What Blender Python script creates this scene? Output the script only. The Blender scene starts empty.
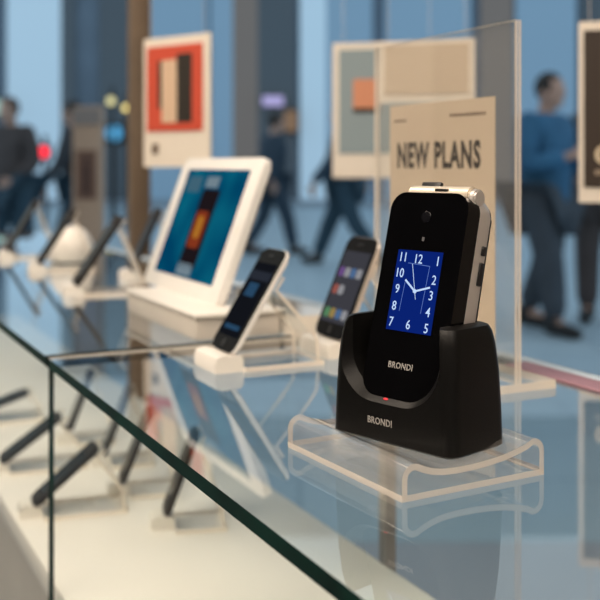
import bpy, bmesh, math, random
from mathutils import Vector, Matrix
random.seed(4)
C = bpy.context.scene.collection
PI = math.pi
F, HZ, H = 1020.0, 165.0, 0.16          # focal length (px), horizon row, eye height over the glass top (z = 0)
FLOOR = -0.95
U = Vector((-0.443, 0.8965, 0)); V = Vector((0.8965, 0.443, 0))   # along the counter / across the counter
RC = math.atan2(-0.8965, 0.443)          # heading of things that face the customer side

def uv(u, v, z=0): return U*u + V*v + Vector((0, 0, z))
def ground(px, py, z=0.0):
    Y = (H-z)*F/(py-HZ)
    return Vector(((px-300)/F*Y, Y, z))
def at(px, py, Y): return Vector(((px-300)/F*Y, Y, H-(py-HZ)/F*Y))

# ------------------------------------------------------------------ materials
def node_mat(name):
    m = bpy.data.materials.new(name); m.use_nodes = True
    nt = m.node_tree; nt.nodes.clear()
    out = nt.nodes.new('ShaderNodeOutputMaterial')
    return m, nt, out
def pm(name, col, rough=0.5, metal=0.0, spec=0.5, emit=None, es=0.0, noise=0.0, nscale=20, coat=0.0, bump=0.0, bscale=200):
    m, nt, out = node_mat(name)
    b = nt.nodes.new('ShaderNodeBsdfPrincipled')
    b.inputs['Base Color'].default_value = (*col, 1)
    b.inputs['Roughness'].default_value = rough
    b.inputs['Metallic'].default_value = metal
    b.inputs['Specular IOR Level'].default_value = spec
    b.inputs['Coat Weight'].default_value = coat
    if emit:
        b.inputs['Emission Color'].default_value = (*emit, 1); b.inputs['Emission Strength'].default_value = es
    tc = nt.nodes.new('ShaderNodeTexCoord')
    if noise:
        n = nt.nodes.new('ShaderNodeTexNoise'); n.inputs['Scale'].default_value = nscale; n.inputs['Detail'].default_value = 4
        nt.links.new(tc.outputs['Object'], n.inputs['Vector'])
        r = nt.nodes.new('ShaderNodeValToRGB')
        r.color_ramp.elements[0].position = 0.3; r.color_ramp.elements[1].position = 0.7
        r.color_ramp.elements[0].color = (*[c*(1-noise) for c in col], 1)
        r.color_ramp.elements[1].color = (*[min(1, c*(1+noise)) for c in col], 1)
        nt.links.new(n.outputs['Fac'], r.inputs['Fac']); nt.links.new(r.outputs['Color'], b.inputs['Base Color'])
    if bump:
        n2 = nt.nodes.new('ShaderNodeTexNoise'); n2.inputs['Scale'].default_value = bscale
        nt.links.new(tc.outputs['Object'], n2.inputs['Vector'])
        bp = nt.nodes.new('ShaderNodeBump'); bp.inputs['Strength'].default_value = bump; bp.inputs['Distance'].default_value = 0.001
        nt.links.new(n2.outputs['Fac'], bp.inputs['Height']); nt.links.new(bp.outputs['Normal'], b.inputs['Normal'])
    nt.links.new(b.outputs['BSDF'], out.inputs['Surface'])
    return m
def em(name, col, s):
    m, nt, out = node_mat(name)
    e = nt.nodes.new('ShaderNodeEmission'); e.inputs['Color'].default_value = (*col, 1); e.inputs['Strength'].default_value = s
    nt.links.new(e.outputs['Emission'], out.inputs['Surface']); return m
def thin_glass(name, tint, ior=1.5, gain=1.0, rough=0.0, haze=None, hz=0.0):
    m, nt, out = node_mat(name); N = nt.nodes; L = nt.links
    fr = N.new('ShaderNodeFresnel'); fr.inputs['IOR'].default_value = ior
    geo = N.new('ShaderNodeNewGeometry')
    inv = N.new('ShaderNodeMath'); inv.operation = 'SUBTRACT'; inv.inputs[0].default_value = 1.0
    L.new(geo.outputs['Backfacing'], inv.inputs[1])
    two = N.new('ShaderNodeMath'); two.operation = 'MULTIPLY'; two.inputs[1].default_value = gain
    L.new(fr.outputs['Fac'], two.inputs[0])
    mul = N.new('ShaderNodeMath'); mul.operation = 'MULTIPLY'; mul.use_clamp = True
    L.new(two.outputs[0], mul.inputs[0]); L.new(inv.outputs[0], mul.inputs[1])
    tr = N.new('ShaderNodeBsdfTransparent'); tr.inputs['Color'].default_value = (*tint, 1)
    gl = N.new('ShaderNodeBsdfGlossy'); gl.inputs['Roughness'].default_value = rough; gl.inputs['Color'].default_value = (1, 1, 1, 1)
    base = tr.outputs[0]
    if haze:
        df = N.new('ShaderNodeBsdfDiffuse'); df.inputs['Color'].default_value = (*haze, 1)
        m0 = N.new('ShaderNodeMixShader'); m0.inputs['Fac'].default_value = hz
        L.new(tr.outputs[0], m0.inputs[1]); L.new(df.outputs[0], m0.inputs[2]); base = m0.outputs[0]
    mx = N.new('ShaderNodeMixShader')
    L.new(mul.outputs[0], mx.inputs['Fac']); L.new(base, mx.inputs[1]); L.new(gl.outputs[0], mx.inputs[2])
    L.new(mx.outputs[0], out.inputs['Surface'])
    return m

M = {}
M['glass'] = thin_glass('counter_glass', (0.93, 0.96, 0.95), gain=1.45)
M['front_glass'] = thin_glass('front_glass', (0.97, 0.98, 0.97), gain=0.22)
M['green_edge'] = pm('green_glass_edge', (0.002, 0.022, 0.015), 0.4, spec=0.06, noise=0.5, nscale=30)
M['seal'] = pm('dark_green_seal', (0.004, 0.009, 0.008), 0.9, spec=0.02)
M['acrylic'] = thin_glass('acrylic_face', (0.985, 0.985, 0.98), gain=0.8, haze=(0.85, 0.8, 0.74), hz=0.025)
M['acrylic_edge'] = thin_glass('acrylic_edge', (0.9, 0.88, 0.85), gain=1.3, rough=0.1, haze=(0.98, 0.88, 0.76), hz=0.78)
M['riser_face'] = thin_glass('riser_face', (0.97, 0.97, 0.97), gain=1.1, haze=(0.8, 0.76, 0.72), hz=0.09)
M['riser_edge'] = thin_glass('riser_edge', (0.9, 0.88, 0.85), gain=1.3, rough=0.12, haze=(0.88, 0.8, 0.72), hz=0.6)
M['cream'] = pm('cream_plastic', (0.86, 0.82, 0.76), 0.35, noise=0.03)
M['white'] = pm('white_plastic', (0.85, 0.83, 0.8), 0.4, noise=0.03)
M['shelf'] = pm('white_deck', (0.85, 0.82, 0.78), 0.45, noise=0.03, nscale=4)
M['black_gloss'] = pm('glossy_black', (0.002, 0.002, 0.0025), 0.08, spec=0.35, noise=0.2)
M['black_screen'] = pm('black_glass', (0.004, 0.004, 0.005), 0.15, spec=0.15)
M['black_matte'] = pm('matte_black_plastic', (0.0045, 0.0042, 0.004), 0.4, spec=0.24, bump=0.12, bscale=1500)
M['dark'] = pm('dark_plastic', (0.012, 0.012, 0.013), 0.4)
M['dark_phone'] = pm('brown_black', (0.02, 0.014, 0.011), 0.45, spec=0.25)
M['silver'] = pm('satin_silver', (0.7, 0.65, 0.61), 0.36, metal=0.6, noise=0.04)
M['champagne'] = pm('champagne_plastic', (0.78, 0.68, 0.55), 0.35, metal=0.35, noise=0.03)
M['blue_screen'] = em('lit_blue_screen', (0.003, 0.016, 0.165), 1.0)
M['numeral'] = em('lit_numerals', (0.55, 0.72, 1.0), 1.0)
M['faint'] = em('lit_faint_lines', (0.16, 0.28, 0.7), 0.8)
M['logo'] = pm('printed_silver', (0.36, 0.34, 0.32), 0.4)
M['red_led'] = pm('red_led', (0.6, 0.02, 0.02), 0.3, emit=(1, 0.05, 0.08), es=0.55)
M['paper'] = pm('tan_paper', (0.6, 0.49, 0.375), 0.8, noise=0.03, nscale=8)
M['ink'] = pm('dark_brown_ink', (0.025, 0.018, 0.014), 0.8)
M['ink2'] = pm('faded_ink', (0.16, 0.11, 0.08), 0.8)

# ------------------------------------------------------------------ helpers
def smooth(me, ang=35):
    for p in me.polygons: p.use_smooth = True
    me.set_sharp_from_angle(angle=math.radians(ang))
def obj(name, bm, mats, parent=None, sm=35):
    me = bpy.data.meshes.new(name)
    bmesh.ops.recalc_face_normals(bm, faces=bm.faces)
    bm.to_mesh(me); bm.free()
    for m in (mats if isinstance(mats, (list, tuple)) else [mats]): me.materials.append(m)
    if sm: smooth(me, sm)
    o = bpy.data.objects.new(name, me); C.objects.link(o)
    if parent: o.parent = parent
    return o
def empty(name, loc=(0, 0, 0), rot=(0, 0, 0)):
    o = bpy.data.objects.new(name, None); C.objects.link(o)
    o.location = loc; o.rotation_euler = rot; o.empty_display_size = 0.02
    return o
def tag(o, label, cat, group=None, kind=None):
    o['label'] = label; o['category'] = cat
    if group: o['group'] = group
    if kind: o['kind'] = kind
    return o
def struct(o): o['kind'] = 'structure'; return o

def box(bm, x0, x1, y0, y1, z0, z1, bev=0.0, seg=2, mi=0):
    vs = [bm.verts.new((x, y, z)) for z in (z0, z1) for y in (y0, y1) for x in (x0, x1)]
    fs = [bm.faces.new([vs[i] for i in q]) for q in ((0, 2, 3, 1), (4, 5, 7, 6), (0, 1, 5, 4), (2, 6, 7, 3), (0, 4, 6, 2), (1, 3, 7, 5))]
    for f in fs: f.material_index = mi
    if bev:
        es = list({e for f in fs for e in f.edges})
        r = bmesh.ops.bevel(bm, geom=es, offset=bev, segments=seg, profile=0.5, affect='EDGES')
        for f in r['faces']: f.material_index = mi
    return bm
def bxm(*a, **k): return box(bmesh.new(), *a, **k)
def rrect(w, h, r, n=6, cx=0, cz=0):
    pts = []
    for (sx, sz, a0) in ((1, -1, -90), (1, 1, 0), (-1, 1, 90), (-1, -1, 180)):
        for i in range(n+1):
            a = math.radians(a0+90*i/n)
            pts.append((cx+sx*(w/2-r)+r*math.cos(a), cz+sz*(h/2-r)+r*math.sin(a)))
    return pts
def prism_y(bm, pts, y0, y1, bev=0.0, seg=3, mi=0, front_mi=None):
    """outline in x/z pushed from y0 to y1"""
    a = [bm.verts.new((x, y0, z)) for x, z in pts]; b = [bm.verts.new((x, y1, z)) for x, z in pts]
    n = len(pts)
    f0 = bm.faces.new(a); f1 = bm.faces.new(b[::-1]); fs = [f0, f1]
    for i in range(n): fs.append(bm.faces.new((a[i], b[i], b[(i+1) % n], a[(i+1) % n])))
    for f in fs: f.material_index = mi
    if bev:
        es = list(f0.edges)+list(f1.edges)
        r = bmesh.ops.bevel(bm, geom=es, offset=bev, segments=seg, profile=0.5, affect='EDGES')
        for f in r['faces']: f.material_index = mi
    if front_mi is not None:
        for f in fs:
            if f.is_valid and f is f0: f.material_index = front_mi
    return bm
def prism_x(bm, pts, x0, x1, mi=0, cap=None):
    a = [bm.verts.new((x0, y, z)) for y, z in pts]; b = [bm.verts.new((x1, y, z)) for y, z in pts]
    n = len(pts)
    for f in (bm.faces.new(a), bm.faces.new(b[::-1])): f.material_index = mi if cap is None else cap
    for i in range(n): bm.faces.new((a[i], b[i], b[(i+1) % n], a[(i+1) % n])).material_index = mi
    return bm
def sheet(bm, path, t, x0, x1, mi=0, cap=1, closed=False):
    """a bent sheet: centre line in y/z with thickness t, running from x0 to x1"""
    n = len(path); L = []; R = []
    for i in range(n):
        p = Vector(path[i])
        a = Vector(path[(i-1) % n]) if (closed or i > 0) else p
        b = Vector(path[(i+1) % n]) if (closed or i < n-1) else p
        d = (b-a).normalized(); nn = Vector((-d.y, d.x))
        L.append(p+nn*t/2); R.append(p-nn*t/2)
    def ring(x, P): return [bm.verts.new((x, q.x, q.y)) for q in P]
    l0, l1, r0, r1 = ring(x0, L), ring(x1, L), ring(x0, R), ring(x1, R)
    m = n if closed else n-1
    for i in range(m):
        j = (i+1) % n
        bm.faces.new((l0[i], l0[j], l1[j], l1[i])).material_index = mi
        bm.faces.new((r0[i], r1[i], r1[j], r0[j])).material_index = mi
        bm.faces.new((l0[i], r0[i], r0[j], l0[j])).material_index = cap
        bm.faces.new((l1[i], l1[j], r1[j], r1[i])).material_index = cap
    if not closed:
        for k in (0, n-1): bm.faces.new((l0[k], l1[k], r1[k], r0[k])).material_index = cap
    return bm
def arc(cx, cy, r, a0, a1, n=6):
    return [(cx+r*math.cos(math.radians(a0+(a1-a0)*i/n)), cy+r*math.sin(math.radians(a0+(a1-a0)*i/n))) for i in range(n+1)]
def tube(bm, pts, r, n=10, mi=0):
    pts = [Vector(p) for p in pts]; rings = []
    for i, p in enumerate(pts):
        d = (pts[min(i+1, len(pts)-1)]-pts[max(i-1, 0)]).normalized()
        q = d.to_track_quat('Z', 'Y'); rr = r[i] if isinstance(r, (list, tuple)) else r
        rings.append([bm.verts.new(p+q @ Vector((rr*math.cos(2*PI*k/n), rr*math.sin(2*PI*k/n), 0))) for k in range(n)])
    for a, b in zip(rings, rings[1:]):
        for k in range(n): bm.faces.new((a[k], a[(k+1) % n], b[(k+1) % n], b[k])).material_index = mi
    bm.faces.new(rings[0][::-1]).material_index = mi; bm.faces.new(rings[-1]).material_index = mi
    return bm
def ball(bm, c, rx, ry, rz, seg=20, mi=0):
    r = bmesh.ops.create_uvsphere(bm, u_segments=seg, v_segments=seg//2+2, radius=1)
    for v in r['verts']: v.co = Vector((v.co.x*rx+c[0], v.co.y*ry+c[1], v.co.z*rz+c[2]))
    for f in {f for v in r['verts'] for f in v.link_faces}: f.material_index = mi
    return bm
def text_bm(s, size, bold=0.0, depth=0.0002, sx=1.0, space=1.0, wide=None, tall=None):
    """lettering standing in x/z facing -y, centred on the origin"""
    cu = bpy.data.curves.new('lettering', 'FONT'); cu.body = s; cu.size = size; cu.offset = bold; cu.extrude = depth/2
    cu.space_character = space; cu.resolution_u = 3
    o = bpy.data.objects.new('lettering', cu); C.objects.link(o)
    dg = bpy.context.evaluated_depsgraph_get()
    me = bpy.data.meshes.new_from_object(o.evaluated_get(dg))
    bm = bmesh.new(); bm.from_mesh(me)
    bpy.data.objects.remove(o); bpy.data.curves.remove(cu); bpy.data.meshes.remove(me)
    xs = [v.co.x for v in bm.verts]; ys = [v.co.y for v in bm.verts]
    cx, cy = (min(xs)+max(xs))/2, (min(ys)+max(ys))/2
    kx = wide/(max(xs)-min(xs)) if wide else sx
    ky = tall/(max(ys)-min(ys)) if tall else 1.0
    for v in bm.verts: v.co = Vector(((v.co.x-cx)*kx, v.co.z, (v.co.y-cy)*ky))
    bmesh.ops.reverse_faces(bm, faces=bm.faces)
    return bm
def put(dst, src, M4=None, mi=None):
    if M4 is not None: bmesh.ops.transform(src, matrix=M4, verts=src.verts)
    if mi is not None:
        for f in src.faces: f.material_index = mi
    me = bpy.data.meshes.new('tmp'); src.to_mesh(me); src.free()
    dst.from_mesh(me); bpy.data.meshes.remove(me)
    return dst
def T(x, y, z): return Matrix.Translation((x, y, z))
def bake(o):
    dg = bpy.context.evaluated_depsgraph_get()
    me = bpy.data.meshes.new_from_object(o.evaluated_get(dg))
    o.modifiers.clear(); old = o.data; o.data = me; bpy.data.meshes.remove(old)
    return o
def copy_tree(o, parent=None):
    c = o.copy(); C.objects.link(c)
    if parent: c.parent = parent
    for ch in list(o.children): copy_tree(ch, c)
    return c

# ------------------------------------------------------------------ setting
struct(obj('floor', bxm(-5, 4, -4, 3.0, FLOOR-0.1, FLOOR), pm('shop_floor', (0.42, 0.45, 0.5), 0.35, noise=0.06, nscale=2)))
def pavement_mat():
    m, nt, out = node_mat('pale_pavement'); N = nt.nodes; L = nt.links
    b = N.new('ShaderNodeBsdfPrincipled'); b.inputs['Roughness'].default_value = 0.45
    tc = N.new('ShaderNodeTexCoord'); br = N.new('ShaderNodeTexBrick')
    br.inputs['Scale'].default_value = 1.0; br.inputs['Brick Width'].default_value = 1.2; br.inputs['Row Height'].default_value = 0.6
    br.inputs['Mortar Size'].default_value = 0.008
    br.inputs['Color1'].default_value = (0.47, 0.6, 0.68, 1); br.inputs['Color2'].default_value = (0.41, 0.54, 0.63, 1); br.inputs['Mortar'].default_value = (0.3, 0.4, 0.48, 1)
    L.new(tc.outputs['Object'], br.inputs['Vector']); L.new(br.outputs['Color'], b.inputs['Base Color']); L.new(b.outputs[0], out.inputs['Surface'])
    return m
struct(obj('pavement', bxm(-26, 26, 3.0, 29, FLOOR-0.1, FLOOR), pavement_mat()))
struct(obj('ceiling', bxm(-3, 2.6, -3, 2.6, 1.65, 1.75), pm('shop_ceiling', (0.5, 0.45, 0.4), 0.8)))
struct(obj('wall_left', bxm(-3.1, -3.0, -3, 2.6, FLOOR, 1.65), pm('dark_shop_wall', (0.05, 0.042, 0.036), 0.7, noise=0.1)))
struct(obj('wall_right', bxm(2.6, 2.7, -3, 2.6, FLOOR, 1.65), pm('brown_shop_wall', (0.4, 0.32, 0.26), 0.8, noise=0.1)))
struct(obj('wall_back', bxm(-3, 2.6, -3.1, -3.0, FLOOR, 1.65), pm('dark_back_wall', (0.06, 0.05, 0.042), 0.7, noise=0.1)))

struct(obj('wall_reflector', bxm(-3.1, -3.0, 2.6, 8, FLOOR, 2.4), pm('beige_reflector_wall', (0.7, 0.58, 0.46), 0.8, noise=0.05)))  # unseen wall, added to give the front glass a warm reflection

# the shop row across the street
FY = 28.0
wall = empty('wall_street', (0, FY, FLOOR)); struct(wall)
obj('facade', bxm(-20, 20, 0, 0.6, 0, 11, ), pm('slate_facade', (0.15, 0.2, 0.26), 0.7, noise=0.2, nscale=0.6), wall)
def X28(px): return (px-300)/F*FY
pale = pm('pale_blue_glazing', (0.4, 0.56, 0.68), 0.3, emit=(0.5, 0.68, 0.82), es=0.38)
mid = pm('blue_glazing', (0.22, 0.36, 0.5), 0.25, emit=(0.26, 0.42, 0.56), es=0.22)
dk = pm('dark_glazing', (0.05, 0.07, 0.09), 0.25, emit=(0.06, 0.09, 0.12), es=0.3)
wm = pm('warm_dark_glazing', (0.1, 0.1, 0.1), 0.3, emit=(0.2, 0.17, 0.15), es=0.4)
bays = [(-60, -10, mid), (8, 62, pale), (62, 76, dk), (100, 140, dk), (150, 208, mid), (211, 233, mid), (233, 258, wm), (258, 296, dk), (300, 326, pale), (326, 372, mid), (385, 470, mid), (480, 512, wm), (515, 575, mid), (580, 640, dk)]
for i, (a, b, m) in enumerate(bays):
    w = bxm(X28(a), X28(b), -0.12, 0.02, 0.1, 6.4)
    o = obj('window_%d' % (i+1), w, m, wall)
obj('trim_fascia', bxm(-20, 20, -0.35, 0.02, 6.6, 7.6), pm('pale_fascia', (0.6, 0.66, 0.72), 0.6, noise=0.05), wall)
obj('trim_kerb', bxm(-20, 20, -1.2, 0.02, 0, 0.16), pm('kerb_stone', (0.3, 0.36, 0.42), 0.8), wall)

# ------------------------------------------------------------------ display counter
VF, VR, US, UE0, UE1 = 0.1873, 0.529, 0.8506, -0.25, 2.5
cab = empty('display_counter', uv(0, 0, FLOOR), (0, 0, RC))
tag(cab, 'glass display counter with dark green glass edges and pale deck inside', 'display counter')
ZG = -FLOOR      # local height of the glass top's upper face
def glass_plate(x0, x1, y0, y1, z0, z1, axis, edge_pos=None):
    bm = bmesh.new(); box(bm, x0, x1, y0, y1, z0, z1)
    bm.normal_update()
    for f in bm.faces:
        n = [abs(c) for c in f.normal]
        f.material_index = 0 if n[axis] > 0.9 else 1
    return bm
# local x = -u, local y = v
for (a, b) in ((UE0, US-0.0012), (US+0.0012, UE1)):
    obj('top_panel', glass_plate(-b, -a, VF, VR, ZG-0.008, ZG, 2), [M['glass'], M['green_edge']], cab, sm=0)
for (a, b) in ((UE0, US-0.001), (US+0.001, UE1)):
    obj('front_panel', glass_plate(-b, -a, VF+0.001, VF+0.0045, ZG-0.75, ZG-0.0082, 1), [M['front_glass'], M['green_edge']], cab, sm=0)
obj('deck', bxm(-UE1, -UE0, VF+0.012, 0.476, ZG-0.222, ZG-0.2, bev=0.002), M['shelf'], cab)
obj('base', bxm(-UE1, -UE0, VF+0.02, 0.466, 0.0, ZG-0.222), pm('base_laminate', (0.6, 0.56, 0.52), 0.5, noise=0.03), cab)
obj('seam_seal', bxm(-US-0.0095, -US+0.0012, VF, VR, ZG-0.0082, ZG+0.0006), M['seal'], cab, sm=0)
obj('seam_bead', bxm(-US+0.0012, -US+0.0028, VF, VR, ZG-0.002, ZG+0.0006), pm('pale_bead', (0.6, 0.55, 0.48), 0.4), cab, sm=0)
obj('front_seal', bxm(-US-0.0009, -US+0.0009, VF+0.0008, VF+0.0048, ZG-0.75, ZG-0.0085), M['seal'], cab, sm=0)
for u in (UE0+0.01, US, UE1-0.01):
    obj('rear_post', bxm(-u-0.006, -u+0.006, VR-0.02, VR-0.008, 0, ZG-0.008), M['silver'], cab)
obj('rear_rail', bxm(-UE1, -UE0, VR, VR+0.012, ZG-0.012, ZG+0.002, bev=0.002), pm('pale_rail', (0.55, 0.66, 0.76), 0.4), cab)
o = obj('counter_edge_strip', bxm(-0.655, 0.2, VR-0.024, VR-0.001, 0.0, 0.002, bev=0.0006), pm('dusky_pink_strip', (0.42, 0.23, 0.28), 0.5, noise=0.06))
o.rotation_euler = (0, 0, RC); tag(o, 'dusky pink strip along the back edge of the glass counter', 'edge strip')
bpy.context.view_layer.update()

# ------------------------------------------------------------------ acrylic riser under the cradle
A, B, D_ = ground(288, 447), ground(402, 503), ground(543, 474)
rl, rd = (B-A).length, (D_-B).length
RR = math.atan2((B-A).y, (B-A).x)
t = 0.0031
riser = empty('acrylic_riser', (A+B)/2, (0, 0, RR))     # local x along the front edge, y to the back
tag(riser, 'clear bent acrylic riser carrying the black charging cradle', 'display riser')
zt = 0.0125-t/2
path = []
path += [(t/2, t/2)]
path += [(t/2, 0.008)]
path += arc(t/2+0.0055, 0.0105, 0.0055, 180, 75, 6)
path += [(0.013, 0.0138), (0.018, 0.0122), (0.025, zt), (0.034, zt-0.0004), (0.044, zt-0.0002), (0.054, zt+0.0005), (0.063, zt+0.0016), (0.071, zt+0.0032), (0.078, zt+0.005)]
path += arc(rd-t/2-0.0055, 0.0125, 0.0055, 95, 0, 6)
path += [(rd-t/2, t/2)]
# smooth the line
obj('top_sheet', sheet(bmesh.new(), path, t, -rl/2, rl/2), [M['riser_face'], M['riser_edge']], riser, sm=50)
bb = bmesh.new(); box(bb, -rl/2, rl/2, 0.0, rd, 0.0, t); bb.normal_update()
for f in bb.faces: f.material_index = 0 if abs(f.normal.z) > 0.9 else 1
obj('base_sheet', bb, [M['riser_face'], M['riser_edge']], riser, sm=0)

# ------------------------------------------------------------------ charging cradle
RP = math.radians(-47)
wv = Vector((math.cos(RP), math.sin(RP), 0)); bv = Vector((-math.sin(RP), math.cos(RP), 0))
FC = Vector((0.0755, 0.5065, 0.0))
CW, CD, CH = 0.0862, 0.047, 0.0645
crad = empty('charging_cradle', FC - wv*CW/2 + Vector((0, 0, 0.0125)), (0, 0, RP))   # origin: middle of the front bottom edge
tag(crad, 'matte black charging cradle on the acrylic riser holding the flip phone', 'charging cradle')
bm = bmesh.new(); rings = []
levels = [(0, -0.0015, 0.006), (0.0012, 0.0, 0.0072), (0.02, -0.0004, 0.0074), (0.04, -0.0012, 0.0076), (0.054, -0.0024, 0.008), (0.0605, -0.0036, 0.008), (0.0635, -0.0052, 0.007), (0.0645, -0.0078, 0.005)]
for z, g, r in levels:
    pts = rrect(CW+2*g, CD+2*g, r, 7, 0, CD/2)
    rings.append([bm.verts.new((x, y, z)) for x, y in pts])
for a, b in zip(rings, rings[1:]):
    for k in range(len(a)): bm.faces.new((a[k], a[(k+1) % len(a)], b[(k+1) % len(a)], b[k]))
bm.faces.new(rings[0][::-1]); bm.faces.new(rings[-1])
shell = obj('cradle_shell', bm, M['black_matte'], crad)
def ushape(x0, x1, zb, r, ztop=0.09, n=10):
    pts = [(x0, ztop)]
    pts += [(x0+r+r*math.cos(math.radians(180+90*i/n)), zb+r+r*math.sin(math.radians(180+90*i/n))) for i in range(n+1)]
    pts += [(x1-r+r*math.cos(math.radians(270+90*i/n)), zb+r+r*math.sin(math.radians(270+90*i/n))) for i in range(n+1)]
    pts += [(x1, ztop)]
    return pts
cut = bmesh.new(); R_ = []
for (y, g) in ((-0.01, 0.0), (0.0, 0.0), (0.007, -0.0055), (0.0385, -0.0055)):
    R_.append([cut.verts.new((x, y, z)) for x, z in ushape(-CW/2+0.0055-g, CW/2-0.008+g, 0.0205-g, 0.026+g)])
for a, b in zip(R_, R_[1:]):
    n = len(a)
    for k in range(n): cut.faces.new((a[k], a[(k+1) % n], b[(k+1) % n], b[k]))
cut.faces.new(R_[0]); cut.faces.new(R_[-1][::-1])
cutter = obj('cutter', cut, M['black_matte'], crad)
bpy.context.view_layer.update()
md = shell.modifiers.new('cut', 'BOOLEAN'); md.object = cutter; md.operation = 'DIFFERENCE'; md.solver = 'EXACT'
bake(shell); bpy.data.objects.remove(cutter)
smooth(shell.data, 32)
# logo on the cradle and its charging light
lb = text_bm('BRONDI', 0.006, bold=0.00008, space=1.08, wide=0.0172, tall=0.0037)
obj('logo', lb, M['logo'], crad, sm=0).location = (-0.0055, -0.0001, 0.0112)
led = obj('charging_light', ball(bmesh.new(), (0, 0, 0), 0.0017, 0.001, 0.0006), M['red_led'], crad)
led.location = (-0.004, 0.0032, 0.0229); led['label'] = 'small red light'

# ------------------------------------------------------------------ flip phone
LEAN = math.radians(14)
PL = Vector((0.0412, 0.565, 0.0808)); PW = 0.0543
HT, HB = 0.068, -0.046
mid_ref = PL + wv*PW/2
zax = Vector((0, 0, 1))*math.cos(LEAN) + bv*math.sin(LEAN)
base_pt = mid_ref + zax*HB
phone = empty('flip_phone', base_pt, (-LEAN, 0, RP))       # local: x width, y to the back, z up the phone; origin front bottom
tag(phone, 'black and silver flip phone showing a blue clock, docked in the cradle', 'flip phone')
PH = HT-HB
rot = Matrix.Rotation(RP, 3, 'Z') @ Matrix.Rotation(-LEAN, 3, 'X')
def on_phone(px, py):
    d = Vector(((px-300)/F, 1, -(py-HZ)/F)); c = Vector((0, 0, H)); n = rot @ Vector((0, 1, 0))
    k = (base_pt-c).dot(n)/d.dot(n); q = rot.transposed() @ (c+d*k-base_pt)
    return q.x, q.z
body_o = prism_y(bmesh.new(), rrect(PW+0.0005, PH-0.0015, 0.0095, 8, 0, (PH-0.002)/2), 0.0114, 0.0196, bev=0.0012, seg=2)
obj('body', body_o, M['silver'], phone)
obj('back_cover', prism_y(bmesh.new(), rrect(PW, PH-0.003, 0.0095, 8, 0, (PH-0.003)/2), 0.0194, 0.0212, bev=0.0012, seg=3), M['dark'], phone)
lid_o = prism_y(bmesh.new(), rrect(PW, PH-0.002, 0.0098, 10, 0, (PH-0.002)/2), 0.0, 0.0112, bev=0.0034, seg=6)
obj('lid', lid_o, M['black_gloss'], phone)
obj('lid_trim', prism_y(bmesh.new(), rrect(PW+0.0006, PH-0.002, 0.0098, 10, 0, (PH-0.002)/2), 0.0104, 0.0118, bev=0.0005, seg=2), M['silver'], phone)
hg = bmesh.new()
hg_pts = [(0.0098+0.005*math.cos(2*PI*i/20), PH-0.0012+0.005*math.sin(2*PI*i/20)) for i in range(20)]
prism_x(hg, hg_pts, -PW/2+0.006, PW/2-0.0055)
bmesh.ops.bevel(hg, geom=[e for e in hg.edges if len(e.link_faces) == 2 and any(len(f.verts) > 8 for f in e.link_faces)], offset=0.0008, segments=2, affect='EDGES')
obj('hinge', hg, M['champagne'], phone)
he = bmesh.new(); prism_x(he, [(0.0098+0.0052*math.cos(2*PI*i/20), PH-0.0024+0.0050*math.sin(2*PI*i/20)) for i in range(20)], PW/2-0.0055, PW/2-0.0012)
bmesh.ops.bevel(he, geom=[e for e in he.edges if any(len(f.verts) > 8 for f in e.link_faces)], offset=0.001, segments=3, affect='EDGES')
obj('hinge_cap', he, M['silver'], phone)
obj('hinge_slot', bxm(-0.0015, 0.0075, 0.0044, 0.0062, PH+0.0001, PH+0.0015, bev=0.0003), M['dark'], phone)
obj('antenna_tab', bxm(-0.0245, -0.0105, 0.0195, 0.0225, PH-0.006, PH+0.0086, bev=0.0008), M['dark'], phone)
for (z, hh) in ((PH-0.0295, 0.0052), (PH-0.042, 0.0125)):
    obj('side_button', bxm(PW/2-0.0005, PW/2+0.0014, 0.0155, 0.0188, z-hh/2, z+hh/2, bev=0.0006), M['dark'], phone)
# screen
q = [on_phone(*p) for p in ((398.5, 249.5), (443.5, 252.5), (430.6, 335.6), (386.5, 329))]
sx0 = (q[0][0]+q[3][0])/2; sx1 = (q[1][0]+q[2][0])/2; sz1 = (q[0][1]+q[1][1])/2; sz0 = (q[2][1]+q[3][1])/2
print('SCREEN', [tuple(round(c*1000, 1) for c in p) for p in q], PW, PH)
SW, SH = sx1-sx0, sz1-sz0; scx, scz = (sx0+sx1)/2, (sz0+sz1)/2
scr = obj('screen', bxm(sx0, sx1, -0.00025, 0.0002, sz0, sz1), M['blue_screen'], phone, sm=0)
scr['label'] = 'lit blue clock screen'
def sp(fx, fz): return sx0+SW*fx, sz0+SH*fz
nums = {'11': (0.14, 0.91), '12': (0.5, 0.9), '1': (0.92, 0.89), '2': (0.9, 0.66), '3': (0.885, 0.47), '4': (0.875, 0.27), '5': (0.89, 0.075), '6': (0.49, 0.09), '7': (0.1, 0.1), '8': (0.11, 0.3), '9': (0.12, 0.51), '10': (0.13, 0.71)}
nb = bmesh.new()
for s, (fx, fz) in nums.items():
    x, z = sp(fx, fz)
    tb = text_bm(s, 0.0062, bold=0.00001, depth=0.0001, tall=0.005, sx=1.02)
    put(nb, tb, T(x, -0.0004, z))
obj('clock_numerals', nb, M['numeral'], scr, sm=0)
def bar(bm, a, b, w, y=-0.0004, mi=0, w2=None):
    a = Vector((a[0], 0, a[1])); b = Vector((b[0], 0, b[1])); d = (b-a).normalized(); n = Vector((-d.z, 0, d.x)); w2 = w if w2 is None else w2
    vs = [bm.verts.new(p+Vector((0, y, 0))) for p in (a+n*w/2, a-n*w/2, b-n*w2/2, b+n*w2/2)]
    f = bm.faces.new(vs); f.material_index = mi
    return bm
hb = bmesh.new(); cc = (0.52, 0.5)
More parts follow.
